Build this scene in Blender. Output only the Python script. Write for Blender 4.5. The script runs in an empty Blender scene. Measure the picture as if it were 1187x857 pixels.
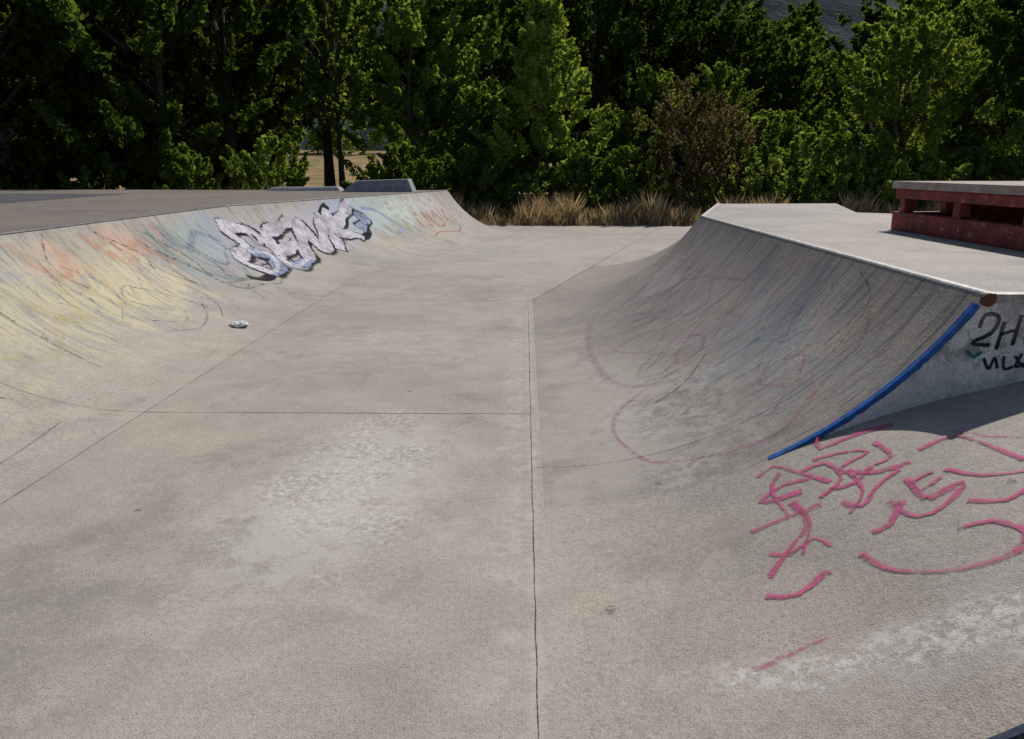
import bpy, math, numpy as np
from mathutils import Vector
rng = np.random.default_rng(7)
scene = bpy.context.scene
scene.view_settings.view_transform = 'Standard'
scene.view_settings.look = 'None'
scene.view_settings.exposure = 0

# ------------------------------------------------------------------ helpers
class NT:
    def __init__(s, name):
        s.mat = bpy.data.materials.new(name); s.mat.use_nodes = True
        s.t = s.mat.node_tree; s.t.nodes.clear()
        s.out = s.t.nodes.new('ShaderNodeOutputMaterial'); s._p = None
    def n(s, typ, **kw):
        x = s.t.nodes.new(typ)
        for k, v in kw.items(): setattr(x, k, v)
        return x
    def l(s, a, b): s.t.links.new(a, b)
    def put(s, v, sock):
        if isinstance(v, bpy.types.NodeSocket): s.l(v, sock)
        else: sock.default_value = v
    def m(s, op, a, b=0.5, clamp=False):
        x = s.n('ShaderNodeMath', operation=op); x.use_clamp = clamp
        s.put(a, x.inputs[0]); s.put(b, x.inputs[1]); return x.outputs[0]
    def vm(s, op, a, b=(0, 0, 0)):
        x = s.n('ShaderNodeVectorMath', operation=op)
        s.put(a, x.inputs[0]); s.put(b, x.inputs[1])
        return x.outputs['Value'] if op in ('LENGTH', 'DOT_PRODUCT') else x.outputs[0]
    def pos(s):
        if s._p is None: s._p = s.n('ShaderNodeNewGeometry').outputs['Position']
        return s._p
    def noise(s, vec, scale, detail=4, rough=0.55):
        x = s.n('ShaderNodeTexNoise'); s.put(vec, x.inputs['Vector'])
        x.inputs['Scale'].default_value = scale; x.inputs['Detail'].default_value = detail
        x.inputs['Roughness'].default_value = rough; return x.outputs['Fac']
    def mr(s, v, a, b, c=0.0, d=1.0, smooth=True):
        x = s.n('ShaderNodeMapRange'); x.clamp = True
        if smooth: x.interpolation_type = 'SMOOTHSTEP'
        s.put(v, x.inputs[0])
        for i, q in enumerate((a, b, c, d)): x.inputs[i + 1].default_value = q
        return x.outputs[0]
    def mix(s, f, a, b, mode='MIX'):
        x = s.n('ShaderNodeMix', data_type='RGBA', blend_type=mode)
        s.put(f, x.inputs[0]); s.put(a, x.inputs[6]); s.put(b, x.inputs[7]); return x.outputs[2]
    def scalecol(s, col, f):
        x = s.n('ShaderNodeVectorMath', operation='SCALE')
        s.put(col, x.inputs[0]); s.put(f, x.inputs[3]); return x.outputs[0]
    def bsdf(s, col, rough=0.85, spec=0.3, metal=0.0, bump=None, bd=0.003, bs=0.4):
        b = s.n('ShaderNodeBsdfPrincipled')
        s.put(col, b.inputs['Base Color']); s.put(rough, b.inputs['Roughness'])
        b.inputs['Specular IOR Level'].default_value = spec
        b.inputs['Metallic'].default_value = metal
        if bump is not None:
            q = s.n('ShaderNodeBump'); q.inputs['Strength'].default_value = bs
            q.inputs['Distance'].default_value = bd; s.l(bump, q.inputs['Height'])
            s.l(q.outputs[0], b.inputs['Normal'])
        return b.outputs[0]
    def done(s, sh): s.l(sh, s.out.inputs[0]); return s.mat

def C(r, g, b): return (r, g, b, 1.0)

def mesh_obj(name, verts, faces, mats, smooth=False, parent=None, midx=None):
    me = bpy.data.meshes.new(name)
    me.from_pydata([tuple(v) for v in verts], [], faces); me.update()
    for m_ in (mats if isinstance(mats, (list, tuple)) else [mats]): me.materials.append(m_)
    if smooth: me.polygons.foreach_set('use_smooth', [True] * len(me.polygons))
    if midx is not None: me.polygons.foreach_set('material_index', midx)
    o = bpy.data.objects.new(name, me); scene.collection.objects.link(o)
    if parent: o.parent = parent
    return o

def empty(name):
    o = bpy.data.objects.new(name, None); scene.collection.objects.link(o); return o

def box(name, a, b, mat, parent=None, bevel=0.008):
    x0, y0, z0 = a; x1, y1, z1 = b
    v = [(x0,y0,z0),(x1,y0,z0),(x1,y1,z0),(x0,y1,z0),(x0,y0,z1),(x1,y0,z1),(x1,y1,z1),(x0,y1,z1)]
    f = [(3,2,1,0),(4,5,6,7),(0,1,5,4),(1,2,6,5),(2,3,7,6),(3,0,4,7)]
    o = mesh_obj(name, v, f, mat, parent=parent)
    if bevel:
        m_ = o.modifiers.new('bevel', 'BEVEL'); m_.width = bevel; m_.segments = 2
    return o

def prism(name, poly, z0, z1, mat, parent=None, bevel=0):
    n = len(poly)
    v = [(x, y, z0) for x, y in poly] + [(x, y, z1) for x, y in poly]
    f = [tuple(range(n, 2*n)), tuple(range(n-1, -1, -1))] + [(i, (i+1) % n, n+(i+1) % n, n+i) for i in range(n)]
    return mesh_obj(name, v, f, mat, parent=parent)

def tube_geo(pts, rad, segs=8, caps=True):
    pts = [Vector(p) for p in pts]; V = []; F = []
    for i, p in enumerate(pts):
        t = (pts[min(i+1, len(pts)-1)] - pts[max(i-1, 0)]).normalized()
        a = t.cross(Vector((0.13, 0.31, 1)) if abs(t.z) < 0.9 else Vector((1, 0.2, 0))).normalized(); b = t.cross(a)
        for k in range(segs):
            an = 2*math.pi*k/segs
            V.append(p + (a*math.cos(an) + b*math.sin(an))*rad[i])
    for i in range(len(pts)-1):
        for k in range(segs):
            F.append((i*segs+k, i*segs+(k+1) % segs, (i+1)*segs+(k+1) % segs, (i+1)*segs+k))
    if caps:
        F.append(tuple(range(segs-1, -1, -1))); F.append(tuple(range((len(pts)-1)*segs, len(pts)*segs)))
    return V, F

# ------------------------------------------------------------------ terrain form of the skatepark
R = 2.35; D = 1.96; TOP = 1.05; SL = 0.3
XL, XR = -2.57, 0.10
BL = (XL, 11.5); BR = (XR, 9.5)
q = math.hypot(SL, 1); DIR = np.array([SL/q, 1/q]); NL = np.array([-1/q, SL/q])
YW = 3.45      # side wall of the tall quarter pipe
YE = 1.60      # near end of the low bank

def prof(d):
    d = min(max(d, 0), D); return R - math.sqrt(R*R - d*d)
def bank(d):
    if d <= 1.1: return prof(d)
    z = prof(1.1); s0 = 0.50; s1 = 0.26
    if d < 1.9:
        u = d-1.1; return z + s0*u + (s1-s0)*u*u/1.6
    z += s0*0.8 + (s1-s0)*0.4
    u = d-1.9
    return z + 0.26*u*(1 - 0.06*u)
def dleft(x, y):
    return max(XL-x, (x-BL[0])*NL[0] + (y-BL[1])*NL[1])
def dright(x, y):
    return min(x-XR, -((x-BR[0])*NL[0] + (y-BR[1])*NL[1]))
def surf(x, y):
    if x < -1.2 + max(0, (y-11.5))*SL: return prof(dleft(x, y))
    if y < YW: return bank(x-XR)
    return prof(dright(x, y))

# ------------------------------------------------------------------ materials
def concrete(name, base, blobs=(), streak=0.0, streak_rot=0.0, grime=1.0):
    s = NT(name); P = s.pos()
    n1 = s.noise(P, 0.55, 3, 0.6); n2 = s.noise(P, 3.3, 5, 0.68); n3 = s.noise(P, 170, 0, 0.7); n4 = s.noise(P, 42, 2, 0.7)
    f = s.m('ADD', s.mr(n1, .3, .7, .90, 1.09), s.mr(n2, .3, .7, -.09*grime, .08))
    f = s.m('ADD', f, s.mr(n3, .25, .75, -.20, .20, False))
    f = s.m('ADD', f, s.mr(n4, .32, .68, -.12, .11, False))
    col = s.scalecol(base, f)
    col = s.mix(s.mr(n1, .48, .66, 0, .6), col, s.mix(1.0, col, C(1.03, .97, .90), 'MULTIPLY'))
    col = s.mix(s.mr(n1, .5, .34, 0, .5), col, s.mix(1.0, col, C(.92, .94, .97), 'MULTIPLY'))
    v = s.n('ShaderNodeTexVoronoi'); s.l(P, v.inputs['Vector']); v.inputs['Scale'].default_value = 2.3
    spot = s.mr(s.m('ADD', v.outputs['Distance'], s.mr(n4, .3, .7, -.03, .03)), .03, .065, .6, 0)
    col = s.mix(s.m('MULTIPLY', spot, s.mr(n2, .44, .53)), col, C(.065, .06, .055))
    v2 = s.n('ShaderNodeTexVoronoi'); s.l(P, v2.inputs['Vector']); v2.inputs['Scale'].default_value = 40
    pit = s.mr(v2.outputs['Distance'], .08, .2, .6, 0)
    col = s.mix(s.m('MULTIPLY', pit, s.mr(n2, .44, .58)), col, C(.08, .073, .066))
    n5 = s.noise(s.vm('ADD', P, (7, 3, 1)), 1.6, 6, .72)
    col = s.mix(s.mr(n5, .53, .70, 0, .34*grime), col, C(.15, .13, .115))
    mps = s.n('ShaderNodeMapping'); s.l(P, mps.inputs[0]); mps.inputs['Rotation'].default_value = (0, 0, .35); mps.inputs['Scale'].default_value = (26, 3.0, 8)
    sc = s.noise(mps.outputs[0], 1.0, 4, .7)
    col = s.mix(s.m('MULTIPLY', s.mr(sc, .60, .70, 0, .4), s.mr(n1, .45, .6)), col, C(.50, .48, .45))
    if streak:
        mp = s.n('ShaderNodeMapping'); s.l(P, mp.inputs[0])
        mp.inputs['Rotation'].default_value = (0, 0, streak_rot)
        mp.inputs['Scale'].default_value = (1.0, 14, 1.0)
        k = s.noise(mp.outputs[0], 1.3, 5, .74)
        sz = s.n('ShaderNodeSeparateXYZ'); s.l(P, sz.inputs[0]); up = s.mr(sz.outputs[2], .05, .45)
        col = s.mix(s.m('MULTIPLY', s.mr(k, .50, .64, 0, streak), up), col, C(.09, .088, .095))
        k2 = s.noise(s.vm('ADD', mp.outputs[0], (4, 9, 2)), 2.4, 5, .74)
        col = s.mix(s.m('MULTIPLY', s.mr(k2, .54, .67, 0, streak*.65), up), col, C(.42, .40, .38))
    if blobs:
        rag = s.mr(s.noise(P, 2.2, 4, .65), .3, .7, -.42, .42)
        fields = {5: s.noise(s.vm('ADD', P, (3, 1, 8)), 5, 5, .74), 12: s.noise(s.vm('ADD', P, (1, 6, 2)), 12, 5, .75), 26: s.noise(s.vm('ADD', P, (9, 2, 5)), 26, 5, .78)}
        if streak:
            mq = s.n('ShaderNodeMapping'); s.l(P, mq.inputs[0]); mq.inputs['Rotation'].default_value = (0, 0, streak_rot*1.2)
            mq.inputs['Scale'].default_value = (1.6, 7, 1.6); fields[7] = s.noise(mq.outputs[0], 2.0, 6, .76)
    for i, (c, r, bc, st_, ns, lo) in enumerate(blobs):
        w = s.n('ShaderNodeMapping'); w.vector_type = 'TEXTURE'
        s.l(P, w.inputs[0]); w.inputs['Location'].default_value = c[:3]
        w.inputs['Rotation'].default_value = (0, 0, c[3] if len(c) > 3 else 0)
        w.inputs['Scale'].default_value = r
        d = s.vm('LENGTH', w.outputs[0])
        fall = s.mr(s.m('ADD', d, s.m('MULTIPLY', rag, -1.0 if i % 2 else 1.0)), .25, 1.05, 1, 0)
        msk = s.m('MULTIPLY', fall, s.mr(fields[ns], lo, lo+.16, 0, st_))
        col = s.mix(msk, col, C(*bc))
    h = s.m('ADD', s.m('MULTIPLY', n3, .6), n4)
    return s.done(s.bsdf(col, .80, .3, bump=h, bd=.006, bs=.4))

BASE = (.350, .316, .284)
m_floor = concrete('floor_concrete', BASE, [
    ((-.92, 3.85, 0, -.12), (.56, 1.35, 1), (.62, .60, .57), .7, 26, .44),
    ((-.92, 3.6, 0, -.1), (.66, 1.35, 1), (.52, .50, .47), .5, 5, .36),
    ((-1.4, 7.2, 0), (1.2, 1.2, 1), (.46, .43, .40), .45, 5, .45),
    ((.0, 5.0, 0), (.20, 9, 1), (.48, .45, .42), .5, 12, .44),
    ((-2.0, 2.2, 0), (.9, .7, 1), (.22, .205, .19), .55, 5, .42),
    ((-1.7, 5.9, 0), (.8, .5, 1), (.23, .21, .19), .4, 5, .44),
    ((-.5, 16, 0), (3.5, 4, 1), (.42, .40, .37), .6, 5, .38)])
m_left = concrete('painted_ramp_concrete', (.36, .335, .30), [
    ((-4.0, 5.6, .6), (1.0, 2.2, .8), (.55, .50, .31), .60, 7, .40),
    ((-3.9, 7.6, .5), (.8, 1.5, .7), (.58, .52, .33), .70, 7, .38),
    ((-3.4, 4.9, .15), (.5, 1.6, .5), (.46, .43, .28), .40, 12, .45),
    ((-4.2, 7.1, .8), (.30, .5, .4), (.58, .33, .23), .7, 7, .38),
    ((-4.3, 8.4, .85), (.28, .55, .4), (.58, .35, .25), .7, 7, .36),
    ((-4.4, 9.2, .9), (.2, .3, .3), (.52, .30, .22), .6, 12, .42),
    ((-4.1, 9.8, .6), (.6, 1.0, .6), (.26, .36, .35), .8, 7, .36),
    ((-4.25, 10.8, .75), (.5, 1.3, .5), (.24, .30, .40), .85, 7, .35),
    ((-3.8, 10.2, .4), (.5, 1.2, .5), (.34, .34, .40), .7, 7, .38),
    ((-4.2, 6.1, .8), (.25, .8, .4), (.25, .28, .33), .5, 12, .44),
    ((-4.2, 9.0, .8), (.35, .8, .5), (.13, .14, .16), .65, 7, .40),
    ((-3.7, 9.6, .4), (.4, .9, .4), (.15, .15, .17), .5, 7, .42),
    ((-3.8, 13.4, .6), (1.0, 2.4, .7), (.42, .41, .49), .8, 7, .34),
    ((-3.2, 15.4, .7), (.8, 1.8, .5), (.36, .50, .54), .8, 7, .34),
    ((-2.7, 17.0, .7), (.7, 1.4, .5), (.48, .58, .53), .75, 5, .36),
    ((-3.6, 14.6, .8), (.5, .8, .4), (.32, .38, .62), .6, 7, .38),
    ((-2.3, 18.6, .7), (.6, 1.0, .5), (.54, .50, .55), .6, 5, .40)],
    streak=.6, streak_rot=.45)
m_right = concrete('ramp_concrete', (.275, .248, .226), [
    ((1.5, 5.0, .6), (.6, 1.5, .5), (.25, .30, .36), .5, 7, .42),
    ((1.7, 4.3, .8), (.35, .6, .4), (.42, .27, .22), .5, 12, .45),
    ((1.5, 6.6, .6), (.5, 1.4, .5), (.36, .27, .36), .45, 7, .44),
    ((1.2, 7.6, .4), (.7, 1.6, .6), (.13, .13, .14), .6, 7, .40),
    ((1.8, 5.4, .9), (.25, 1.2, .35), (.11, .13, .19), .6, 7, .42),
    ((.5, 4.8, .03), (.5, 2.6, .3), (.37, .34, .31), .8, 5, .30),
    ((.9, 4.8, .15), (.6, 1.6, .5), (.46, .43, .41), .5, 12, .42),
    ((1.6, 4.6, .7), (.5, .6, .5), (.45, .43, .42), .5, 26, .43),
    ((1.5, 8.6, .5), (.6, 1.0, .6), (.42, .41, .40), .35, 7, .42)],
    streak=.8, streak_rot=-.5)
m_bank = concrete('bank_concrete', BASE, [
    ((1.12, 2.02, .2, -.1), (.75, .13, .6), (.64, .62, .59), .9, 26, .44),
    ((1.55, 1.93, .4, .1), (.5, .15, .6), (.62, .60, .58), .85, 26, .43),
    ((1.2, 2.0, .3), (.9, .22, .6), (.46, .44, .42), .4, 5, .38),
    ((1.6, 2.6, .45), (.5, .5, .6), (.25, .23, .22), .4, 5, .42)])
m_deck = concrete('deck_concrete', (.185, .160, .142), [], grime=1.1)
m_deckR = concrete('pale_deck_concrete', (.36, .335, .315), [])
m_white = concrete('white_painted_wall', (.60, .60, .60), [
    ((2.6, 3.4, .8), (1.2, 1, .15), (.16, .15, .15), .7, 12, .45),
    ((2.4, 3.4, .7), (.8, 1, .6), (.25, .24, .23), .7, 12, .47)])
m_treeshade = concrete('tree_shadow_tone', (.075, .078, .088), [])  # dark bluish tone, tree shade put into the colour

def simple(name, col, rough, metal=0., var=.3, sc=14, col2=None, lo=.55, spec=.4):
    s = NT(name); P = s.pos(); n = s.noise(P, sc, 5, .65)
    c = s.scalecol(col, s.mr(n, .3, .7, 1-var, 1+var))
    if col2: c = s.mix(s.mr(s.noise(s.vm('ADD', P, (5, 5, 5)), sc*1.7, 5, .7), lo, lo+.08), c, C(*col2))
    return s.done(s.bsdf(c, rough, spec, metal, bump=n, bd=.003, bs=.3))
m_steel = simple('worn_steel', (.34, .33, .33), .5, .5, .35, 20, (.14, .10, .08))
m_dark = simple('dark_steel', (.10, .10, .105), .55, .4)
m_rust = simple('rust', (.11, .045, .025), .8)
m_red = simple('chipped_red_paint', (.21, .040, .032), .65, 0, .4, 9, (.48, .39, .35), .60)
m_slab = simple('weathered_slab', (.34, .27, .255), .8, 0, .25, 10, (.50, .46, .44), .60)
m_ledge = simple('ledge_concrete', (.24, .25, .28), .8, 0, .2, 6)
m_blue = simple('blue_paint', (.006, .085, .33), .55, 0, .4, 25, (.10, .13, .18), .60)
m_blue2 = simple('dark_blue_edge', (.008, .025, .07), .7, 0, .4, 25, (.05, .05, .05), .5)
m_plastic = simple('plastic_film', (.62, .62, .62), .35, 0, .2, 30)

def paint(name, col, opacity=.9, ns=30, lo=.38, soft=.28, floor_=.12, edge=.1):
    s = NT(name); P = s.pos()
    uv = s.n('ShaderNodeUVMap').outputs[0]
    sp = s.n('ShaderNodeSeparateXYZ'); s.l(uv, sp.inputs[0]); u = sp.outputs[0]
    e = s.m('MINIMUM', u, s.m('SUBTRACT', 1.0, u))
    N1 = s.noise(P, ns, 4, .75)
    a = s.mr(s.m('ADD', e, s.mr(s.noise(P, ns*2, 1), .3, .7, -edge, edge)), .02, soft)
    nz = s.mr(N1, lo, lo+.16, floor_, 1)
    big = s.mr(s.noise(P, 3.1, 2), .3, .6, .55, 1)
    a = s.m('MULTIPLY', s.m('MULTIPLY', a, nz), s.m('MULTIPLY', big, opacity))
    d = s.n('ShaderNodeBsdfDiffuse'); s.l(s.scalecol(col, s.mr(N1, .3, .7, .75, 1.2)), d.inputs[0])
    tr = s.n('ShaderNodeBsdfTransparent').outputs[0]
    mx = s.n('ShaderNodeMixShader'); s.l(a, mx.inputs[0]); s.l(tr, mx.inputs[1]); s.l(d.outputs[0], mx.inputs[2])
    return s.done(mx.outputs[0])
p_pink = paint('pink_spray', (.52, .135, .25), .85, 20, .33, .30, .25, .05)
p_pinkl = paint('light_pink_spray', (.50, .16, .26), .5, 24, .40, .4)
p_pinkf = paint('faded_pink_spray', (.42, .15, .28), .42, 22, .40, .5)
p_purple = paint('faded_violet_spray', (.38, .22, .36), .36, 16, .38, .5)
p_red = paint('red_spray', (.52, .16, .13), .6, 20, .40)
p_black = paint('black_spray', (.032, .032, .045), .92, 20, .20, .14, .5, .05)
p_blackf = paint('faded_black_spray', (.07, .07, .075), .5, 18, .44)
p_lilac = paint('lilac_spray', (.55, .52, .60), .95, 8, .22, .10, .5, .04)
p_white = paint('white_spray', (.66, .66, .68), .8, 9, .34, .2, .2, .05)
p_lblue = paint('light_blue_spray', (.34, .39, .56), .85, 8, .34, .14, .3, .05)
p_bluef = paint('faded_blue_spray', (.14, .19, .30), .4, 14, .42)
p_teal = paint('faded_teal_spray', (.16, .34, .34), .45, 14, .42)
p_yel = paint('faded_yellow_spray', (.56, .50, .28), .4, 14, .42)
p_org = paint('faded_orange_spray', (.58, .33, .22), .45, 10, .40)
p_joint = paint('joint_dirt', (.055, .05, .045), .8, 25, .22, .45)
p_crack = paint('crack_dirt', (.08, .07, .062), .6, 25, .32, .45)
p_scuff = paint('chalky_scuff', (.5, .48, .45), .35, 22, .42, .5)
p_teald = paint('teal_marker', (.02, .14, .16), .85, 20, .35)

# ------------------------------------------------------------------ ribbons lying on the concrete
lift_n = [0]
def ribbons(name, items, zf=surf, base=.0012, parent=None, wv=.12):
    V = []; F = []; UV = []; mats = []; mi = []
    for pts, w, mat in items:
        if mat not in mats: mats.append(mat)
        lift_n[0] += 1; lift = base + (lift_n[0] % 60)*.00006
        P = [np.array(p, float) for p in pts]; S = []
        for i in range(len(P)-1):
            a, b, c, d = P[max(i-1, 0)], P[i], P[i+1], P[min(i+2, len(P)-1)]
            n = max(2, int(np.linalg.norm(c-b)/.04))
            for k in range(n):
                t = k/n
                S.append(.5*((2*b)+(-a+c)*t+(2*a-5*b+4*c-d)*t*t+(-a+3*b-3*c+d)*t**3))
        S.append(P[-1])
        S3 = [Vector((p[0], p[1], zf(p[0], p[1]))) for p in S]
        st = len(V); L = 0
        for i, p in enumerate(S3):
            t = (S3[min(i+1, len(S3)-1)] - S3[max(i-1, 0)])
            if t.length < 1e-6: t = Vector((1, 0, 0))
            t.normalize(); e = .01
            gx = (zf(p.x+e, p.y)-zf(p.x-e, p.y))/(2*e); gy = (zf(p.x, p.y+e)-zf(p.x, p.y-e))/(2*e)
            N = Vector((-gx, -gy, 1)).normalized(); sd = t.cross(N).normalized()
            if i: L += (p - S3[i-1]).length
            ww = w*(1+wv*math.sin(L*9+w*70))
            for k in range(5):
                qv = p + sd*ww*(k/4-.5)
                z = zf(qv.x, qv.y)
                V.append((qv.x+N.x*lift, qv.y+N.y*lift, z+N.z*lift)); UV.append((k/4, L))
        for i in range(len(S3)-1):
            for k in range(4):
                a = st+i*5+k; F.append((a, a+1, a+6, a+5)); mi.append(mats.index(mat))
    o = mesh_obj(name, V, F, mats, smooth=True, midx=mi, parent=parent)
    uvl = o.data.uv_layers.new(name='UVMap')
    for lp in o.data.loops: uvl.data[lp.index].uv = UV[lp.vertex_index]
    return o

# ------------------------------------------------------------------ ramps
def ramp_mesh(name, stations, mat, cap_mat, pf=prof, dmax=D, nd=90):
    V = []; F = []; mi = []
    for c, nrm in stations:
        for k in range(nd+1):
            d = dmax*k/nd; V.append((c[0]+nrm[0]*d, c[1]+nrm[1]*d, pf(d)))
    m = nd+1
    for i in range(len(stations)-1):
        for k in range(nd):
            a = i*m+k; F.append((a, a+1, a+m+1, a+m)); mi.append(0)
    for idx in (0, len(stations)-1):
        c, nrm = stations[idx]; b = len(V)
        for k in range(nd+1):
            d = dmax*k/nd; V.append((c[0]+nrm[0]*d, c[1]+nrm[1]*d, pf(d)))
        for k in range(nd+1):
            d = dmax*k/nd; V.append((c[0]+nrm[0]*d, c[1]+nrm[1]*d, -.02))
        for k in range(nd):
            F.append((b+k, b+k+1, b+m+k+1, b+m+k)); mi.append(1)
    o = mesh_obj(name, V, F, [mat, cap_mat], midx=mi)
    o.data.polygons.foreach_set('use_smooth', [x == 0 for x in mi])
    return o

tn = math.tan(math.atan(SL)/2)
SL_ = [((XL, y), (-1, 0)) for y in np.linspace(-4, 11.2, 30)] + [(BL, (-1, tn))] + \
      [((BL[0]+DIR[0]*s_, BL[1]+DIR[1]*s_), tuple(NL)) for s_ in np.linspace(.4, 8.55, 16)]
ramp_l = ramp_mesh('quarter_pipe_ramp', SL_, m_left, m_deck)
SR_ = [((XR, y), (1, 0)) for y in np.linspace(YW, 9.2, 14)] + [(BR, (1, -tn))] + \
      [((BR[0]+DIR[0]*s_, BR[1]+DIR[1]*s_), tuple(-NL)) for s_ in np.linspace(.4, 3.75, 8)]
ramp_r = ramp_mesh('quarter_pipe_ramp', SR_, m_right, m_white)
bank_o = ramp_mesh('concrete_bank', [((XR, y), (1, 0)) for y in np.linspace(YE, YW, 8)], m_bank, m_deck, pf=bank, dmax=8.0, nd=320)

crL_end = SL_[-1][0]; cpL_end = (crL_end[0]+NL[0]*D, crL_end[1]+NL[1]*D)
crR_end = SR_[-1][0]; cpR_end = (crR_end[0]-NL[0]*D, crR_end[1]-NL[1]*D)
cpL_bend = (BL[0]-D, BL[1]+tn*D); cpR_bend = (BR[0]+D, BR[1]-tn*D)

FY = 22.6
def far_edge(x): return FY + .25*math.sin(x*.7)
poly = [(XL, -4), (9, -4), (9, YE), (XR, YE), BR, crR_end, cpR_end, (12, cpR_end[1]+.1), (14, FY)]
poly += [(x, far_edge(x)) for x in np.linspace(12, -4, 14)]
poly += [(cpL_end[0]-1.0, cpL_end[1]+.2), cpL_end, crL_end, BL]
floor = mesh_obj('skatepark_floor', [(x, y, 0) for x, y in poly], [tuple(range(len(poly)))], m_floor)

cpl = [(XL-D, -4), cpL_bend, cpL_end]
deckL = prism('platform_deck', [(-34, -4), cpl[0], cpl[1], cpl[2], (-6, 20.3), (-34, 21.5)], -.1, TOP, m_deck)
mesh_obj('painted_tree_shadow', [(x, y, TOP+.004) for x, y in [(-33, 12.6), (-8.4, 12.2), (-8.7, 17.2), (-33, 17.8)]], [(0, 1, 2, 3)], m_treeshade)  # thin dark sheet painting a tree shadow onto the left deck
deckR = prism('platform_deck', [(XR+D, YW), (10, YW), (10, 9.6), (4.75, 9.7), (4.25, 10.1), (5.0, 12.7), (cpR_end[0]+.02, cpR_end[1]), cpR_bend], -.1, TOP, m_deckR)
wv = []; nn = 60
for x in np.linspace(XR+1.12, 8.0, nn):
    top = prof(x-XR) if x-XR < D else TOP
    wv.append((x, YW-.004, bank(x-XR)-.02)); wv.append((x, YW-.004, top-.002))
wall = mesh_obj('ramp_side_wall', wv, [(2*i, 2*i+2, 2*i+3, 2*i+1) for i in range(nn-1)], m_white)

def coping(name, pts, r, mat, parent, lo=-.012):
    V, F = tube_geo([(x, y, TOP+lo) for x, y in pts], [r]*len(pts), 12)
    return mesh_obj(name, V, F, mat, smooth=False, parent=parent)
coping('steel_coping', [(x-.012, y) for x, y in cpl], .024, m_dark, ramp_l)
coping('steel_coping_right', [(XR+D+.016, YW-.012), (cpR_bend[0]+.016, cpR_bend[1]), (cpR_end[0]+.016, cpR_end[1])], .024, m_steel, ramp_r)
V, F = tube_geo([(XR+D+.01, YW-.03, TOP-.02), (XR+D+.01, YW-.010, TOP-.02)], [.030, .030], 16)
mesh_obj('coping_pipe_end', V, F, m_rust, parent=ramp_r)
box('deck_edge_angle', (XR+D+.05, YW-.016, TOP-.035), (8.0, YW+.05, TOP+.006), m_steel, deckR, .003)
def strip(name, pts, w, mat, parent, side):
    vv = []
    for i, (x, y) in enumerate(pts): vv += [(x, y, TOP+.005), (x+side*w, y, TOP+.005)]
    return mesh_obj(name, vv, [(2*i, 2*i+1, 2*i+3, 2*i+2) for i in range(len(pts)-1)], mat, parent=parent)
strip('coping_flange', [(XR+D, YW), cpR_bend, cpR_end], .07, m_steel, deckR, 1)
strip('coping_flange_left', cpl, .06, m_dark, deckL, -1)

def edge_strip(name, y, d0, d1, pf, parent, w0=.024, drop=.022, mat=None):
    vv = []; n = 60
    wb = rng.normal(0, .0018, n+1)
    for i in range(n+1):
        d = d0+(d1-d0)*i/n; e = .01
        g = (pf(min(d+e, d1))-pf(d-e))/(min(d+e, d1)-d+e); N = Vector((-g, 0, 1)).normalized()
        p = Vector((XR+d, y, pf(d))); o_ = p+N*.004; b_ = p-N*(drop+wb[i])
        vv += [(o_.x, y+w0+wb[i], o_.z), (o_.x, y-.010, o_.z), (b_.x, y-.010, b_.z)]
    ff = []
    for i in range(n):
        a = 3*i; ff += [(a, a+3, a+4, a+1), (a+1, a+4, a+5, a+2)]
    return mesh_obj(name, vv, ff, mat or m_blue, parent=parent)
edge_strip('blue_edge_band', YW, 1.07, D-.03, prof, ramp_r)
edge_strip('blue_edge_band_low', YE, .6, 3.0, bank, bank_o, .012, .05, m_blue2)

# ------------------------------------------------------------------ joints and cracks
J = []
def wob(a, b, n=24, amp=.0015):
    a = np.array(a); b = np.array(b); dv = b-a; pr = np.array([-dv[1], dv[0]])/np.linalg.norm(dv)
    return [a+dv*t+pr*rng.normal(0, amp) for t in np.linspace(0, 1, n)]
J.append((wob((.045, 1.6), (.045, 9.5), 50, .0012), .0075, p_joint))
J.append((wob((XL, 0), (XL, 11.5), 50), .012, p_crack))
J.append((wob(BL, crL_end, 30), .018, p_crack))
J.append((wob((XL, 4.92), (.04, 4.92)), .016, p_joint))
J.append((wob((XL, 9.5), (.04, 9.5)), .022, p_crack))
J.append((wob(BR, (BR[0]+SL*12.8, 22.3), 30), .026, p_crack))
J.append((wob((.05, 3.97), (XR+D, 3.97), 30, .002), .010, p_crack))
J.append((wob((XL, 14.6), (1.6, 14.2)), .03, p_crack))
J.append((wob((-.9, 18.6), (2.8, 18.2)), .03, p_crack))
J.append((wob((XL-D+.1, 4.92), (XL, 4.92), 20, .002), .012, p_crack))
J.append((wob((XL-D+.1, 9.5), (XL, 9.5), 20, .002), .012, p_crack))
J.append(([(-.2, 16.5), (1.2, 19.5), (2.4, 20.6), (4.5, 20.9)], .02, p_crack))
J.append((wob((.005, 1.6), (.005, 9.4), 30, .004), .06, p_scuff))
J.append((wob((.085, 1.6), (.085, 9.4), 30, .004), .05, p_scuff))
for i in range(22):
    x = rng.uniform(-2.4, .9); y = rng.uniform(2.2, 9); a = rng.normal(1.57, .4); L = rng.uniform(.15, .9)
    J.append(([(x, y), (x+L*.5*math.cos(a), y+L*.5*math.sin(a)), (x+L*math.cos(a+.05), y+L*math.sin(a+.05))], rng.uniform(.004, .014), p_scuff))
ribbons('expansion_joints', J, base=.0008, parent=floor)

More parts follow.
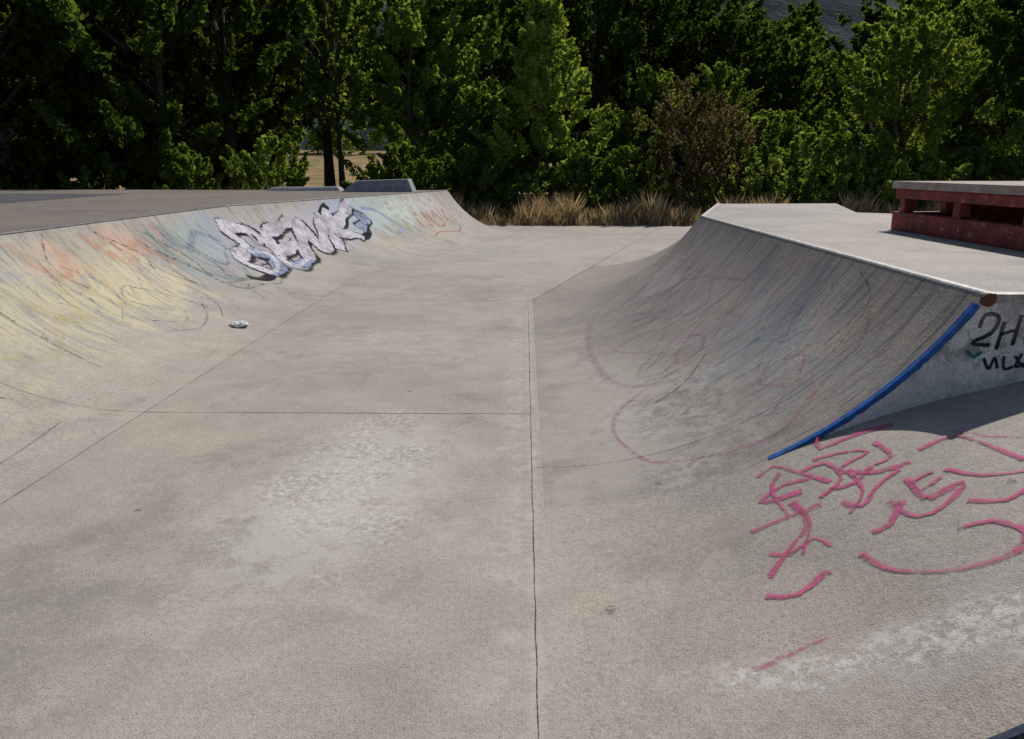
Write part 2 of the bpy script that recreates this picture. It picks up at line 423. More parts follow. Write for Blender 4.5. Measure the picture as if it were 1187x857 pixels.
# ------------------------------------------------------------------ graffiti
def quad(tl, tr, br, bl):
    tl, tr, br, bl = map(np.array, (tl, tr, br, bl))
    return lambda u, v: (tl*(1-u)+tr*u)*(1-v) + (bl*(1-u)+br*u)*v
T = quad((1.22, 3.78), (1.97, 2.90), (1.446, 2.0), (.84, 2.45))
strokes = [
 ([(-2,66),(20,52),(50,60),(96,74)], .038), ([(70,70),(34,76),(2,96),(28,92),(60,84)], .050),
 ([(-12,130),(30,116),(84,100)], .054), ([(14,172),(45,142),(66,120),(46,96)], .040),
 ([(10,188),(50,186),(92,164)], .054), ([(16,150),(42,150),(75,134),(96,142)], .034),
 ([(108,-2),(82,14),(84,30),(125,10),(172,-10)], .042), ([(74,46),(110,36),(144,34),(108,58),(150,62),(190,48)], .038),
 ([(94,84),(125,76),(146,54)], .050), ([(110,98),(135,102),(152,80),(178,58)], .038),
 ([(146,130),(166,122),(180,96)], .054), ([(164,98),(196,114),(226,100),(244,72),(208,94)], .040),
 ([(200,30),(235,6),(262,14),(302,36)], .036), ([(248,94),(285,92),(306,72)], .040), ([(226,56),(262,62),(304,52)], .032),
 ([(132,150),(170,165),(240,164),(294,146),(304,126),(272,116),(243,124)], .034),
 ([(185,70),(200,84),(222,66)], .040), ([(30,60),(18,82),(42,112)], .032),
 ([(120,60),(136,86),(120,110)], .030), ([(50,100),(70,116),(60,150)], .028), ([(60,60),(90,50),(110,70),(84,92)], .034),
 ([(150,20),(170,40),(150,52)], .034), ([(206,94),(190,76),(214,60)], .034)]
its = [([T(x/300, y/190) for x, y in st], w_, p_pink) for st, w_ in strokes]
its.append(([T(x/300, y/190) for x, y in [(-6,242),(40,230),(90,216)]], .034, p_pinkl))
its.append(([T(x/300, y/190) for x, y in [(236,-4),(270,2),(310,-2)]], .04, p_pinkl))
ribbons('pink_graffiti_tag', its, parent=bank_o, wv=.35)
ramp_r_items = [
 ([(.82,5.10),(.62,4.8),(.55,4.45),(.60,4.1),(.70,3.86),(.95,3.74),(1.27,3.67),(1.5,3.85),(1.66,3.95),(1.80,4.02),(1.9,4.2)], .05, p_pinkf),
 ([(1.35,9.1),(1.0,8.6),(.72,7.9),(.60,7.0),(.585,6.15),(.66,5.5),(.85,5.2),(1.1,5.3)], .10, p_purple),
 ([(1.15,6.1),(1.35,5.8),(1.3,5.5),(1.12,5.4),(1.2,5.75),(1.5,6.1),(1.6,5.6)], .06, p_pinkf),
 ([(1.5,4.1),(1.62,4.35),(1.5,4.5),(1.38,4.35),(1.45,4.1),(1.3,3.9)], .04, p_pinkf),
 ([(1.2,6.9),(1.5,6.4),(1.7,6.9),(1.8,6.2)], .05, p_purple),
 ([(1.0,7.6),(1.3,7.1),(1.5,7.7),(1.7,7.2)], .06, p_purple),
 ([(.75,6.4),(1.0,6.0),(1.2,6.4)], .05, p_purple), ([(.95,4.9),(1.2,4.6),(1.1,4.3),(.9,4.4)], .035, p_purple),
 ([(1.75,4.6),(1.6,4.75),(1.8,4.95),(1.6,5.1),(1.78,5.3)], .03, p_bluef),
 ([(1.9,5.6),(1.7,5.4),(1.55,5.0),(1.72,4.7),(1.9,4.8)], .025, p_teal),
 ([(1.9,4.0),(1.75,3.85),(1.6,3.75),(1.4,3.7)], .022, p_pinkf),
 ([(1.0,7.2),(1.4,7.0),(1.7,7.4)], .03, p_blackf), ([(1.2,8.0),(1.5,7.6),(1.8,8.1)], .03, p_blackf)]
for i in range(70):
    y = rng.uniform(3.9, 9.0); x = rng.uniform(.8, 1.7); L = rng.uniform(.2, .7)
    ramp_r_items.append(([(x, y), (min(x+L*.5, 2.0), y+L*rng.uniform(.3, .9)), (min(x+L, 2.03), y+L*rng.uniform(.9, 1.4))], rng.uniform(.008, .022),
                         [p_blackf, p_crack, p_purple, p_bluef, p_scuff, p_scuff][rng.integers(0, 6)]))
ribbons('faded_graffiti', ramp_r_items, parent=ramp_r)

G = quad((-4.46, 11.0), (-3.26, 16.1), (-2.96, 14.1), (-3.50, 9.9))
letters = [
 [(.02,.10),(.10,.34),(.02,.60),(.14,.90)], [(.02,.10),(.16,.06),(.20,.30)], [(.10,.46),(.22,.52),(.20,.86),(.12,.92)],
 [(.24,.12),(.27,.50),(.32,.92)], [(.25,.14),(.40,.08)], [(.28,.48),(.41,.42)], [(.32,.90),(.46,.78)],
 [(.45,.80),(.46,.12),(.60,.76),(.60,.08)],
 [(.66,.06),(.69,.45),(.74,.90)], [(.84,.06),(.71,.44),(.90,.70),(1.02,.92)], [(.90,.30),(1.0,.42),(.96,.62)]]
pc = []
arrows = [[(.14,.92),(.05,1.0),(-.03,.90)], [(.60,.08),(.66,-.02)], [(.98,.90),(1.07,.80),(1.03,.66)]]
for st in letters+arrows: pc.append(([G(u+.008, v+.02) for u, v in st], .36 if st in letters else .16, p_black))
for i, st in enumerate(letters): pc.append(([G(u, v) for u, v in st], .26, p_lblue if i in (2, 6, 10) else p_lilac))
for st in letters: pc.append(([G(u-.004, v-.02) for u, v in st], .10, p_white))
inner = [[(.06,.22),(.12,.32),(.08,.5)], [(.16,.62),(.17,.8)], [(.27,.3),(.29,.6)], [(.49,.4),(.57,.7)], [(.70,.3),(.72,.62)],
         [(.36,.84),(.30,.7),(.34,.6)], [(.80,.2),(.76,.4),(.84,.6)], [(.46,.30),(.455,.6)], [(.90,.68),(.98,.9)],
         [(.02,.2),(.18,.1)], [(.12,.7),(.22,.72)], [(.66,.2),(.86,.12)]]
for st in inner: pc.append(([G(u, v) for u, v in st], .045, p_black))
ribbons('silver_graffiti_piece', pc, base=.006, parent=ramp_l, wv=.2)
def L1(y, d): return (XL-d, y)
def L2(s_, d): return (BL[0]+DIR[0]*s_+NL[0]*d, BL[1]+DIR[1]*s_+NL[1]*d)
li = [
 ([L2(5.4,1.25),L2(5.7,1.6),L2(5.8,1.2),L2(6.1,1.6),L2(6.1,1.15)], .09, p_red),
 ([L2(6.3,1.6),L2(6.2,1.2),L2(6.6,1.25),L2(6.7,1.6),L2(6.4,1.4)], .09, p_red),
 ([L2(7.0,1.7),L2(6.9,1.3),L2(7.3,1.6),L2(7.4,1.25)], .09, p_red),
 ([L2(5.2,.9),L2(5.8,1.0),L2(6.6,.9),L2(7.1,1.05)], .07, p_red),
 ([L2(4.4,1.6),L2(4.6,1.2),L2(4.9,1.5),L2(5.0,1.1)], .08, p_teal),
 ([L2(4.6,1.8),L2(5.2,1.75),L2(5.9,1.85)], .10, p_white),
 ([L2(3.6,1.8),L2(4.2,1.7),L2(4.4,1.3),L2(4.0,1.2)], .10, p_lblue),
 ([L2(7.6,1.7),L2(7.8,1.3),L2(8.1,1.6)], .05, p_blackf),
 ([L1(7.1,.95),L1(7.45,.78),L1(7.6,.95),L1(7.3,1.25),L1(7.55,1.4),L1(8.0,1.1),L1(8.1,.75)], .028, p_blackf),
 ([L1(7.0,.75),L1(7.35,.62),L1(7.8,.72),L1(8.2,.95)], .028, p_blackf),
 ([L1(7.9,.6),L1(8.3,.8),L1(8.5,1.1),L1(8.3,1.4)], .025, p_blackf),
 ([L1(5.0,1.3),L1(5.6,1.0),L1(6.3,1.3),L1(6.8,1.0)], .12, p_yel),
 ([L1(6.0,1.7),L1(6.4,1.2),L1(6.8,1.6),L1(7.2,1.2),L1(7.4,1.7)], .14, p_yel),
 ([L1(6.6,1.9),L1(6.9,1.6),L1(7.2,1.8)], .16, p_org), ([L1(7.7,1.9),L1(8.1,1.6),L1(8.5,1.75),L1(8.9,1.5)], .16, p_org),
 ([L1(9.0,1.85),L1(9.2,1.3),L1(9.8,1.0),L1(10.3,1.3),L1(10.0,1.75)], .10, p_teal),
 ([L1(9.6,1.8),L1(9.9,1.3),L1(10.5,1.5),L1(10.8,1.1)], .07, p_blackf),
 ([L1(10.4,1.85),L1(10.6,1.4),L1(11.2,1.6),L1(11.3,1.1)], .12, p_bluef),
 ([L1(9.2,1.9),L1(9.5,1.6),L1(10.1,1.75),L1(10.6,1.6)], .14, p_bluef),
 ([L1(8.6,1.8),L1(9.1,1.4),L1(9.3,.9),L1(9.9,.8)], .07, p_blackf),
 ([L1(8.9,1.85),L1(9.3,1.5),L1(9.2,1.1),L1(9.7,1.0)], .06, p_blackf), ([L1(9.3,1.9),L1(9.7,1.4),L1(9.6,1.1),L1(10.3,.8)], .06, p_blackf),
 ([L1(8.0,1.9),L1(8.4,1.5),L1(8.7,1.2)], .05, p_blackf),
 ([L1(10.8,.9),L1(10.2,.7),L1(9.6,.9),L1(9.2,.6)], .045, p_blackf),
 ([L1(3.0,.45),L1(3.8,.32),L1(4.6,.38)], .012, p_crack),
 ([L1(5.6,.25),L1(5.2,.42),L1(4.9,.3),L1(5.0,.15)], .03, p_yel)]
for i in range(85):
    y = rng.uniform(4.5, 11.0); d = rng.uniform(.7, 1.5); L = rng.uniform(.15, .6)
    li.append(([L1(y, d), L1(y+L*rng.uniform(-.3, .4), min(d+L*.5, 1.9)), L1(y+L*rng.uniform(-.8, .8), min(d+L, 1.94))], rng.uniform(.008, .035),
               [p_blackf, p_bluef, p_teal, p_scuff, p_yel, p_blackf][rng.integers(0, 6)]))
ribbons('faded_graffiti', li, parent=ramp_l)

def wall_strokes(name, items, y, parent):
    V = []; F = []; UV = []; mats = []; mi = []
    for j, (pts, w, mat) in enumerate(items):
        if mat not in mats: mats.append(mat)
        P = [Vector((p[0], 0, p[1])) for p in pts]; S = []
        for i in range(len(P)-1):
            a, b, c, d = P[max(i-1,0)], P[i], P[i+1], P[min(i+2,len(P)-1)]
            for k in range(8):
                t = k/8; S.append(.5*((2*b)+(-a+c)*t+(2*a-5*b+4*c-d)*t*t+(-a+3*b-3*c+d)*t**3))
        S.append(P[-1]); st = len(V); yy = y-.002-.0002*j
        for i, p in enumerate(S):
            t = (S[min(i+1,len(S)-1)]-S[max(i-1,0)]).normalized(); sd = Vector((t.z, 0, -t.x))
            for k in range(5):
                q_ = p+sd*w*(k/4-.5); V.append((q_.x, yy, q_.z)); UV.append((k/4, i*.05))
        for i in range(len(S)-1):
            for k in range(4):
                a = st+i*5+k; F.append((a, a+1, a+6, a+5)); mi.append(mats.index(mat))
    o = mesh_obj(name, V, F, mats, midx=mi, parent=parent)
    uvl = o.data.uv_layers.new(name='UVMap')
    for lp in o.data.loops: uvl.data[lp.index].uv = UV[lp.vertex_index]
wall_strokes('black_lettering', [
 ([(2.06,.90),(2.08,.96),(2.14,.95),(2.12,.88),(2.04,.83),(2.12,.82)], .022, p_black),
 ([(2.17,.93),(2.15,.80)], .022, p_black), ([(2.16,.87),(2.22,.89)], .018, p_black), ([(2.24,.96),(2.22,.82)], .022, p_black),
 ([(2.28,.95),(2.35,.96),(2.31,.85),(2.37,.82)], .024, p_black), ([(2.42,.95),(2.41,.82),(2.50,.83)], .024, p_black),
 ([(2.10,.76),(2.13,.71),(2.15,.76),(2.17,.71)], .016, p_black), ([(2.19,.77),(2.20,.71),(2.24,.72)], .016, p_black), ([(2.27,.78),(2.25,.72),(2.30,.74)], .016, p_black),
 ([(2.24,.77),(2.29,.72),(2.32,.78),(2.38,.72)], .016, p_black), ([(2.02,.80),(2.05,.765),(2.09,.79)], .02, p_teald)], YW-.004, wall)

# ------------------------------------------------------------------ bench / manual table on right deck
bench = empty('skate_bench')
bx0, bx1, by0, by1 = 3.40, 5.3, 4.0, 7.3
box('top_slab', (bx0-.03, by0, TOP+.37), (bx1, by1, TOP+.435), m_slab, bench, .006)
box('rail_side', (bx0, by0+.02, TOP+.285), (bx0+.09, by1-.02, TOP+.368), m_red, bench, .01)
box('rail_other_side', (bx1-.12, by0+.02, TOP+.285), (bx1-.03, by1-.02, TOP+.368), m_red, bench, .01)
box('rail_end', (bx0+.092, by1-.11, TOP+.285), (bx1-.122, by1-.02, TOP+.368), m_red, bench, .01)
box('base_beam_side', (bx0-.01, by0+.02, TOP+.001), (bx0+.13, by1-.02, TOP+.165), m_red, bench, .012)
box('base_beam_other_side', (bx1-.16, by0+.02, TOP+.001), (bx1-.02, by1-.02, TOP+.165), m_red, bench, .012)
box('base_beam_end', (bx0+.132, by1-.16, TOP+.001), (bx1-.162, by1-.02, TOP+.165), m_red, bench, .012)
k = 0
for y in (7.15, 6.25, 5.35, 4.45):
    for x in (bx0+.01, bx1-.11):
        k += 1; box('post_%d' % k, (x, y-.05, TOP+.166), (x+.09, y+.05, TOP+.284), m_red, bench, .006)
for y in (6.7, 5.0):
    k += 1; box('cross_rail_%d' % k, (bx0+.14, y-.04, TOP+.18), (bx1-.17, y+.04, TOP+.27), m_red, bench, .006)

def ledge(name, x0, x1, y0, y1, h, sl0, sl1):
    v = [(x0,y0,TOP),(x1,y0,TOP),(x1,y1,TOP),(x0,y1,TOP),(x0+sl0,y0+.08,TOP+h*.86),(x1-sl1,y0+.08,TOP+h),(x1-sl1,y1,TOP+h),(x0+sl0,y1,TOP+h*.86)]
    f = [(4,5,6,7),(0,1,5,4),(1,2,6,5),(2,3,7,6),(3,0,4,7)]
    o = mesh_obj(name, v, f, m_ledge)
    m_ = o.modifiers.new('bevel','BEVEL'); m_.width=.02; m_.segments=2
ledge('concrete_ledge', -4.35, -2.65, 18.6, 19.3, .30, .35, .12)
ledge('concrete_ledge', -6.4, -4.55, 19.4, 19.9, .10, .1, .1)

import bmesh
bm = bmesh.new(); bmesh.ops.create_icosphere(bm, subdivisions=3, radius=1)
for v in bm.verts:
    r_ = 1 + rng.uniform(-.22, .22); v.co = Vector((v.co.x*.10*r_, v.co.y*.09*r_, max(v.co.z, -.5)*.032*r_))
me = bpy.data.meshes.new('crumpled_plastic_bag'); bm.to_mesh(me); bm.free(); me.materials.append(m_plastic)
o = bpy.data.objects.new('crumpled_plastic_bag', me); scene.collection.objects.link(o)
o.location = (-2.93, 7.7, surf(-2.93, 7.7)+.02)

# ------------------------------------------------------------------ foliage
def leaf_mat(name, dark, light, trans, tf=.5):
    s = NT(name)
    at = s.n('ShaderNodeAttribute'); at.attribute_name = 'lv'
    oi = s.n('ShaderNodeObjectInfo')
    f = s.m('ADD', at.outputs['Fac'], s.m('MULTIPLY', s.m('SUBTRACT', oi.outputs['Random'], .5), .45), True)
    col = s.mix(f, C(*dark), C(*light))
    d = s.n('ShaderNodeBsdfDiffuse'); s.l(col, d.inputs[0])
    t = s.n('ShaderNodeBsdfTranslucent'); s.l(s.mix(1.0, col, C(*trans), 'MULTIPLY'), t.inputs[0])
    mx = s.n('ShaderNodeMixShader'); mx.inputs[0].default_value = tf
    s.l(d.outputs[0], mx.inputs[1]); s.l(t.outputs[0], mx.inputs[2])
    return s.done(mx.outputs[0])
TRN = (2.1, 2.1, 1.1)
lm_dark = leaf_mat('dark_leaves', (.016, .030, .008), (.085, .122, .030), TRN)
lm_mid = leaf_mat('green_leaves', (.036, .064, .014), (.155, .205, .050), TRN)
lm_light = leaf_mat('light_leaves', (.070, .110, .026), (.225, .290, .075), TRN)
lm_brown = leaf_mat('rusty_leaves', (.070, .062, .032), (.215, .185, .095), (1.5, 1.35, .9))
lm_grass = leaf_mat('dry_grass_blades', (.28, .21, .12), (.60, .49, .31), (1.2, 1.1, .9), .4)
lm_weed = leaf_mat('weed_leaves', (.075, .110, .030), (.22, .27, .08), TRN)
bark = simple('bark', (.085, .07, .055), .9, 0, .4, 8)

def leaves(cl, n, size, up=.45):
    cl = np.array(cl); L = np.linalg.norm(cl[:, 3:6], axis=1)
    w = cl[:, 6]*(L+cl[:, 6]); w /= w.sum()
    ci = rng.choice(len(cl), n, p=w); cv = rng.random(len(cl))
    t0 = rng.random(n)
    dv = rng.normal(size=(n, 3)); dv /= np.linalg.norm(dv, axis=1)[:, None]
    r = cl[ci, 6]*(1.05-.75*t0)*rng.random(n)**.5
    p = cl[ci, :3] + cl[ci, 3:6]*(t0-.35)[:, None] + dv*r[:, None]
    nm = dv*.45 + np.array([0, 0, up]) + rng.normal(size=(n, 3))*.7
    nm /= np.linalg.norm(nm, axis=1)[:, None]
    t = np.cross(nm, rng.normal(size=(n, 3))); t /= np.linalg.norm(t, axis=1)[:, None]
    b = np.cross(nm, t); s = size*(.5+1.0*rng.random(n))[:, None]
    V = np.empty((n, 4, 3)); V[:, 0] = p-t*s*.55; V[:, 1] = p+b*s*.32; V[:, 2] = p+t*s*.55; V[:, 3] = p-b*s*.32
    lv = np.clip(.5*cv[ci] + .4*rng.random(n) + .15*t0, 0, 1)
    return V.reshape(-1, 3), lv

def make_mesh(name, LV, lv, TV, TF, mats):
    nl = len(LV)//4; nt = len(TV)
    verts = np.vstack([LV, np.array(TV).reshape(-1, 3)]) if nt else LV
    me = bpy.data.meshes.new(name)
    me.vertices.add(len(verts)); me.vertices.foreach_set('co', verts.astype(np.float32).ravel())
    tq = np.array(TF, dtype=np.int32).reshape(-1, 4)+nl*4 if nt else np.zeros((0, 4), np.int32)
    idx = np.concatenate([np.arange(nl*4, dtype=np.int32), tq.ravel()])
    npoly = nl+len(tq)
    me.loops.add(npoly*4); me.loops.foreach_set('vertex_index', idx)
    me.polygons.add(npoly); me.polygons.foreach_set('loop_start', np.arange(npoly, dtype=np.int32)*4)
    me.polygons.foreach_set('material_index', np.concatenate([np.zeros(nl, np.int32), np.ones(len(tq), np.int32)]))
    for m_ in mats: me.materials.append(m_)
    me.update(calc_edges=True)
    a = me.attributes.new('lv', 'FLOAT', 'FACE')
    a.data.foreach_set('value', np.concatenate([lv, np.zeros(len(tq))]).astype(np.float32))
    me.validate(); return me

def crown(h, rad, base, shape, ncl, cr, rise=.6):
    out = []; ph = rng.uniform(0, 6.28, 3)
    for i in range(ncl):
        f = rng.random()**.85; z = base+(h-base)*f
        a = rng.uniform(0, 2*math.pi)
        lob = 1+.25*math.sin(2*a+ph[0]+f*3)+.16*math.sin(3*a+ph[1]-f*5)+rng.normal(0, .10)
        rr = rad*shape(f)*lob*(rng.random()**.4)
        L = cr*rng.uniform(1.0, 2.4)*(.6+.5*shape(f))
        o = np.array([math.cos(a), math.sin(a), rise*rng.uniform(.2, 1.6)+.6*f]); o /= np.linalg.norm(o)
        out.append((rr*math.cos(a), rr*math.sin(a), z, *(o*L), cr*rng.uniform(.4, .85)))
    return out
def trunk(h, r0, clumps, nb=14):
    TV = []; TF = []
    def add(p, r):
        V, F = tube_geo(p, r, 6, caps=False); b = len(TV)
        TV.extend([tuple(v) for v in V]); TF.extend([tuple(i+b for i in f) for f in F])
    bend = rng.normal(0, .25, 2)
    ax = lambda f: (bend[0]*math.sin(f*2.5), bend[1]*math.sin(f*3), h*f)
    add([ax(f) for f in np.linspace(0, .92, 7)], [r0*1.3]+[r0*(1-.9*f) for f in np.linspace(.1, .92, 6)])
    for i in rng.choice(len(clumps), min(nb, len(clumps)), replace=False):
        c = clumps[i]; f0 = max(.12, min(.8, c[2]/h*.7)); s_ = ax(f0)
        mid = (s_[0]*.5+c[0]*.5, s_[1]*.5+c[1]*.5, s_[2]*.45+c[2]*.55+.1)
        add([s_, mid, c[:3]], [r0*(1-f0)*.6, r0*.25, r0*.07])
    return TV, TF
shp_round = lambda f: math.sin(math.pi*min(1, (f*.86+.12)))**.6
shp_cone = lambda f: (1-f)**.8*.95+.05 if f > .12 else .75+f*1.5
shp_tall = lambda f: .55+.45*math.sin(math.pi*f) if f < .8 else (1-f)*3+.15

def tree_mesh(name, h, rad, base, shape, ncl, cr, n, size, mat, r0=.14, nb=16, rise=.6):
    cl = crown(h, rad, base, shape, ncl, cr, rise)
    LV, lv = leaves(cl, n, size); TV, TF = trunk(h, r0, cl, nb)
    return make_mesh(name, LV, lv, TV, TF, [mat, bark])
def place(name, me, x, y, s=1., rz=None, sz=None, z=0):
    o = bpy.data.objects.new(name, me); scene.collection.objects.link(o)
    o.location = (x, y, z); o.scale = (s, s, sz or s); o.rotation_euler = (0, 0, rng.uniform(0, 6.28) if rz is None else rz)
    return o

tA = tree_mesh('broad_tree', 11, 3.6, .6, shp_round, 210, .62, 34000, .18, lm_dark, .22)
tB = tree_mesh('broad_tree_b', 12, 3.2, 3.4, shp_tall, 180, .60, 26000, .19, lm_dark, .25, 24)
tC = tree_mesh('cone_tree', 6.8, 2.5, .1, shp_cone, 210, .42, 30000, .125, lm_light, .10, 16, .9)
tD = tree_mesh('light_tree', 8.5, 2.8, .4, shp_round, 180, .50, 28000, .15, lm_light, .14)
tE = tree_mesh('round_tree', 6.2, 2.7, .1, shp_round, 190, .45, 28000, .135, lm_mid, .12, 16, .8)
tF = tree_mesh('high_crown_tree', 9.5, 2.4, 3.2, shp_tall, 120, .50, 15000, .18, lm_light, .13, 24)
bA = tree_mesh('shrub_a', 2.3, 1.3, .05, shp_round, 80, .28, 8000, .12, lm_mid, .04, 10, 1.0)
bB = tree_mesh('shrub_b', 4.0, 1.5, .1, shp_round, 150, .28, 13000, .09, lm_brown, .05, 60, 1.2)
bC = tree_mesh('shrub_c', 2.6, 1.4, .05, shp_round, 80, .30, 8000, .12, lm_light, .04, 10, 1.1)

for x, y, m_, s_ in [(-19.5, 23.6, tA, 1.0), (-15.6, 23.8, tA, .95), (-11.9, 25.6, tA, .90), (-10.4, 28, tB, .85), (-17.5, 29, tB, 1.05), (-14.5, 31, tA, 1.1),
                     (-24, 26, tA, 1.1), (-22.5, 31, tB, 1.15), (-15.5, 36, tA, 1.0)]:
    place('deciduous_tree', m_, x, y, s_)
for x, y, m_, s_ in [(-3.6, 30, tD, .92), (-1.9, 34, tA, 1.0), (.6, 26.6, tC, 1.0), (2.9, 32, tA, .85), (-1.7, 27.4, tE, .70),
                     (5.4, 34, tA, .85), (8.4, 33, tA, .68), (10.8, 34, tE, 1.1), (12.4, 26.8, tE, 1.0), (15.0, 31, tD, .95), (17.8, 27.5, tA, .8),
                     (20.5, 31, tA, .95), (3.4, 27.4, tE, .55), (-9.4, 38, tB, 1.05), (-5.6, 40, tB, 1.0), (8.8, 27.8, tE, .55),
                     (-7.4, 32, tF, 1.0), (4.6, 30, tE, .8), (7.0, 29.5, tD, .6)]:
    place('deciduous_tree', m_, x, y, s_)
place('dry_shrub', bB, 5.0, 25.2, 1.02); place('dry_shrub', bB, 6.5, 25.9, .85); place('dry_shrub', bB, 9.8, 26.0, .55)
for x, y, m_, s_ in [(-3.0, 24.2, bA, .75), (-1.6, 24.6, bA, .9), (1.9, 24.8, bA, .8), (3.3, 24.9, bA, .9), (7.6, 25, bC, .8), (8.8, 25.4, bC, 1.0), (7.7, 26.8, bC, 1.2), (10.6, 25.3, bC, .8),
                     (12.2, 24.6, bA, .8), (14, 25, bA, .9), (-7.9, 24.4, bC, .95), (-9.9, 23.2, bA, .8), (-12.5, 23, bA, .8), (-15.5, 22.6, bA, .6), (-18.5, 22.8, bA, .6), (-4.0, 25.0, bA, .95), (-4.6, 29, bC, .75), (-12.4, 34, bC, 1.3), (16.5, 25, bA, 1.1)]:
    place('shrub', m_, x, y, s_)

LVs = []; lvs = []; TVs = []; TFs = []
for i in range(34):
    if i < 17: x = -30+i*3.9+rng.normal(0, .6); y = rng.uniform(39, 43)
    else: x = -34+(i-17)*4.4+rng.normal(0, .8); y = rng.uniform(47, 54)
    if -.33 < x/y < -.12: continue
    h = rng.uniform(10.5, 13.5)*(1 if i < 17 else 1.2)
    if .24 < x/y < .45: h = rng.uniform(8.0, 9.0)*y/42
    cl = crown(h, rng.uniform(2.5, 3.2), .2, shp_tall if i % 2 else shp_round, 130, .68)
    L_, l_ = leaves(cl, 7500, .34); tv, tf = trunk(h, .2, cl, 8)
    off = np.array([x, y, 0]); LVs.append(L_+off); lvs.append(l_*rng.uniform(.5, 1.1))
    b = len(TVs); TVs += [tuple(np.array(v)+off) for v in tv]; TFs += [tuple(j+b for j in f) for f in tf]
me = make_mesh('distant_treeline', np.vstack(LVs), np.concatenate(lvs), TVs, TFs, [lm_dark, bark])
place('distant_treeline', me, 0, 0, 1, 0)

def blades(n, xr, yr, hr, w, spread=.22):
    x = rng.uniform(*xr, n); y = yr[0]+(yr[1]-yr[0])*rng.random(n)**1.2
    x += .12*np.sin(x*9+y*4)
    cl = np.sin(x*2.1)+.7*np.sin(x*5.3+1)+.6*np.sin(y*3+x)
    h = (hr[0]+(hr[1]-hr[0])*rng.random(n)**1.8)*(1+.28*cl)
    a = rng.uniform(0, math.pi, n); ww = w*(.6+.8*rng.random(n))
    dx = np.cos(a)*ww; dy = np.sin(a)*ww; lx = rng.normal(0, spread, n)*h; ly = rng.normal(0, spread, n)*h
    V = np.zeros((n, 4, 3))
    V[:, 0] = np.c_[x-dx, y-dy, np.zeros(n)]; V[:, 1] = np.c_[x+dx, y+dy, np.zeros(n)]
    V[:, 2] = np.c_[x+lx+dx*.2, y+ly+dy*.2, h]; V[:, 3] = np.c_[x+lx*.4-dx*.8, y+ly*.4-dy*.8, h*.55]
    return V.reshape(-1, 3), rng.random(n)
V1, l1 = blades(46000, (-3.5, 14), (22.5, 26), (.08, .70), .0055)
V2, l2 = blades(20000, (-3.5, 14), (22.3, 23.4), (.03, .28), .006)
g = make_mesh('dry_grass', np.vstack([V1, V2]), np.concatenate([l1, l2]), [], [], [lm_grass, bark]); place('dry_grass', g, 0, 0, 1, 0)
V1, l1 = blades(16000, (-30, -3.5), (21.2, 24), (.1, .85), .007)
g = make_mesh('dry_grass', V1, l1*.4, [], [], [lm_grass, bark]); place('dry_grass', g, 0, 0, 1, 0)
cl = []
def stalk(x, y, h, n_):
    lx, ly = rng.normal(0, .08, 2)
    for j in range(n_): cl.append((x+lx*j, y+ly*j, h*(j+1)/n_, rng.normal(0, .08), rng.normal(0, .08), .22, .13))
for i in range(240): stalk(rng.uniform(6.2, 12.5), rng.uniform(23.4, 25.4), rng.uniform(.8, 1.9), 5)
for i in range(60): stalk(rng.uniform(-4.0, 6.0), rng.uniform(24.0, 25.6), rng.uniform(.5, 1.3), 4)
L_, l_ = leaves(cl, 34000, .10, up=.3)
g = make_mesh('tall_weeds', L_, l_, [], [], [lm_weed, bark]); place('tall_weeds', g, 0, 0, 1, 0)

# ------------------------------------------------------------------ ground, hill
s = NT('ground_soil_grass'); P = s.pos()
n1 = s.noise(P, .15, 5, .6); n2 = s.noise(P, 6, 5, .7)
col = s.mix(s.mr(n1, .4, .6), C(.16, .13, .07), C(.32, .25, .14))
col = s.scalecol(col, s.mr(n2, .3, .7, .6, 1.35))
sp = s.n('ShaderNodeSeparateXYZ'); s.l(P, sp.inputs[0])
fld = s.mix(s.mr(s.noise(P, .3, 4, .7), .45, .6), C(.30, .215, .11), C(.17, .145, .07))
col = s.mix(s.mr(sp.outputs[1], 56, 62), col, fld)
m_ground = s.done(s.bsdf(col, .95, .1, bump=n2, bd=.05, bs=.6))
xs = np.linspace(-260, 260, 105); ys = np.concatenate([np.linspace(-120, 20, 20), np.linspace(22, 60, 40), np.linspace(64, 300, 60)])
V = []
for y in ys:
    for x in xs:
        z = -.03
        if y > 26: z += .06*math.sin(x*.3)*min(1, (y-26)/10)
        if y > 58: z += (y-58)*.06
        V.append((x, y, z))
nx = len(xs); F = [(j*nx+i, j*nx+i+1, (j+1)*nx+i+1, (j+1)*nx+i) for j in range(len(ys)-1) for i in range(nx-1)]
mesh_obj('ground', V, F, m_ground, smooth=True)
cl = []
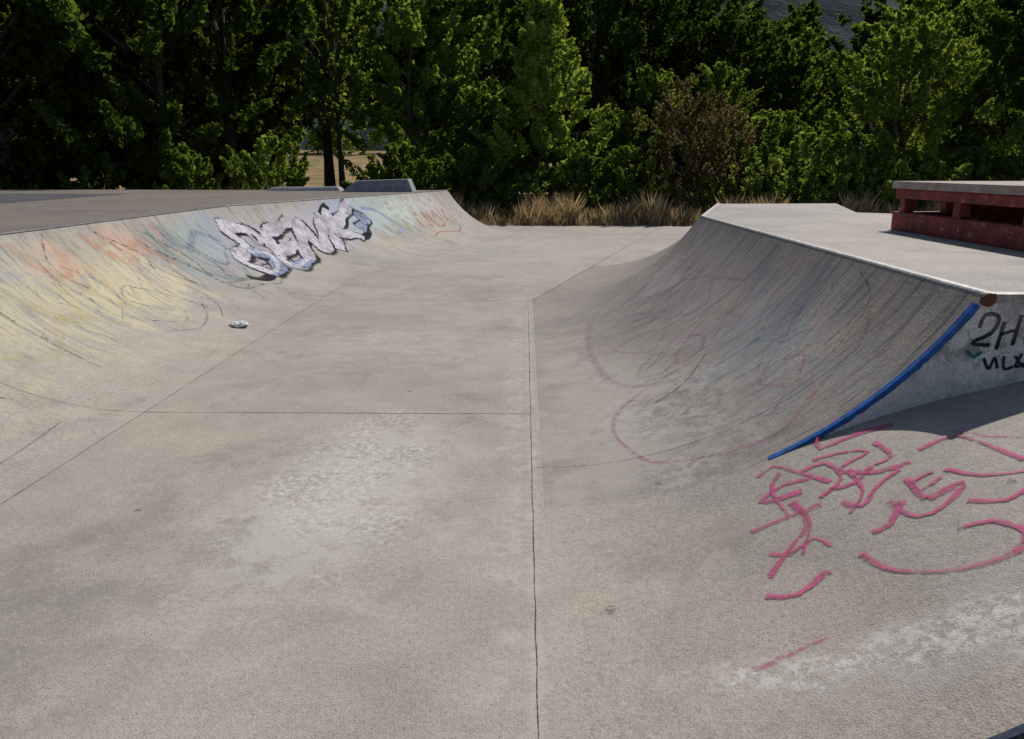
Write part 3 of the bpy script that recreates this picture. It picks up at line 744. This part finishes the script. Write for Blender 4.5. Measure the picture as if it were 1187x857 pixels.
for i in range(130): cl.append((rng.uniform(-52, -8), rng.uniform(118, 124), 3.6+rng.uniform(.6, 6.5), rng.normal(0, .8), rng.normal(0, .8), 1.8, 1.6))
L_, l_ = leaves(cl, 9000, .7); g = make_mesh('field_hedge', L_, l_, [], [], [lm_light, bark]); place('field_hedge', g, 0, 0, 1, 0)

s = NT('forested_hill'); P = s.pos(); n = s.noise(P, .12, 7, .75)
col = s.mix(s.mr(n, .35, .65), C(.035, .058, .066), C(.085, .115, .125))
m_hill = s.done(s.bsdf(col, 1, .05, bump=n, bd=4, bs=1))
V = []; hx = np.linspace(-300, 300, 90); hy = np.linspace(130, 340, 40)
for y in hy:
    for x in hx:
        f = math.sin(math.pi*min(1, (y-130)/260)); V.append((x, y, 3+58*f*(1+.22*math.sin(x*.021+1)+.12*math.sin(x*.06+y*.03))+rng.uniform(-1, 1)))
nx = len(hx); F = [(j*nx+i, j*nx+i+1, (j+1)*nx+i+1, (j+1)*nx+i) for j in range(len(hy)-1) for i in range(nx-1)]
mesh_obj('hill', V, F, m_hill, smooth=True)

# ------------------------------------------------------------------ light
sd = Vector((.39, .53, .75)).normalized()
sun = bpy.data.lights.new('sun', 'SUN'); sun.energy = 3.9; sun.angle = math.radians(.5); sun.color = (1, .935, .85)
so = bpy.data.objects.new('sun', sun); scene.collection.objects.link(so); so.rotation_euler = sd.to_track_quat('Z', 'Y').to_euler()
w = bpy.data.worlds.new('World'); scene.world = w; w.use_nodes = True
nt = w.node_tree; bg = nt.nodes['Background']; sky = nt.nodes.new('ShaderNodeTexSky'); sky.sky_type = 'NISHITA'
sky.sun_disc = False; sky.sun_elevation = math.asin(sd.z); sky.sun_rotation = math.atan2(sd.x, sd.y)
nt.links.new(sky.outputs[0], bg.inputs[0]); bg.inputs[1].default_value = .065

# ------------------------------------------------------------------ camera
cam = bpy.data.cameras.new('camera'); cam.lens = 27.0; cam.sensor_width = 36; cam.clip_end = 2000; cam.clip_start = .05
co = bpy.data.objects.new('camera', cam); scene.collection.objects.link(co)
co.location = (0, 0, 1.6); co.rotation_euler = (math.radians(75.3), 0, math.radians(.93))
scene.camera = co
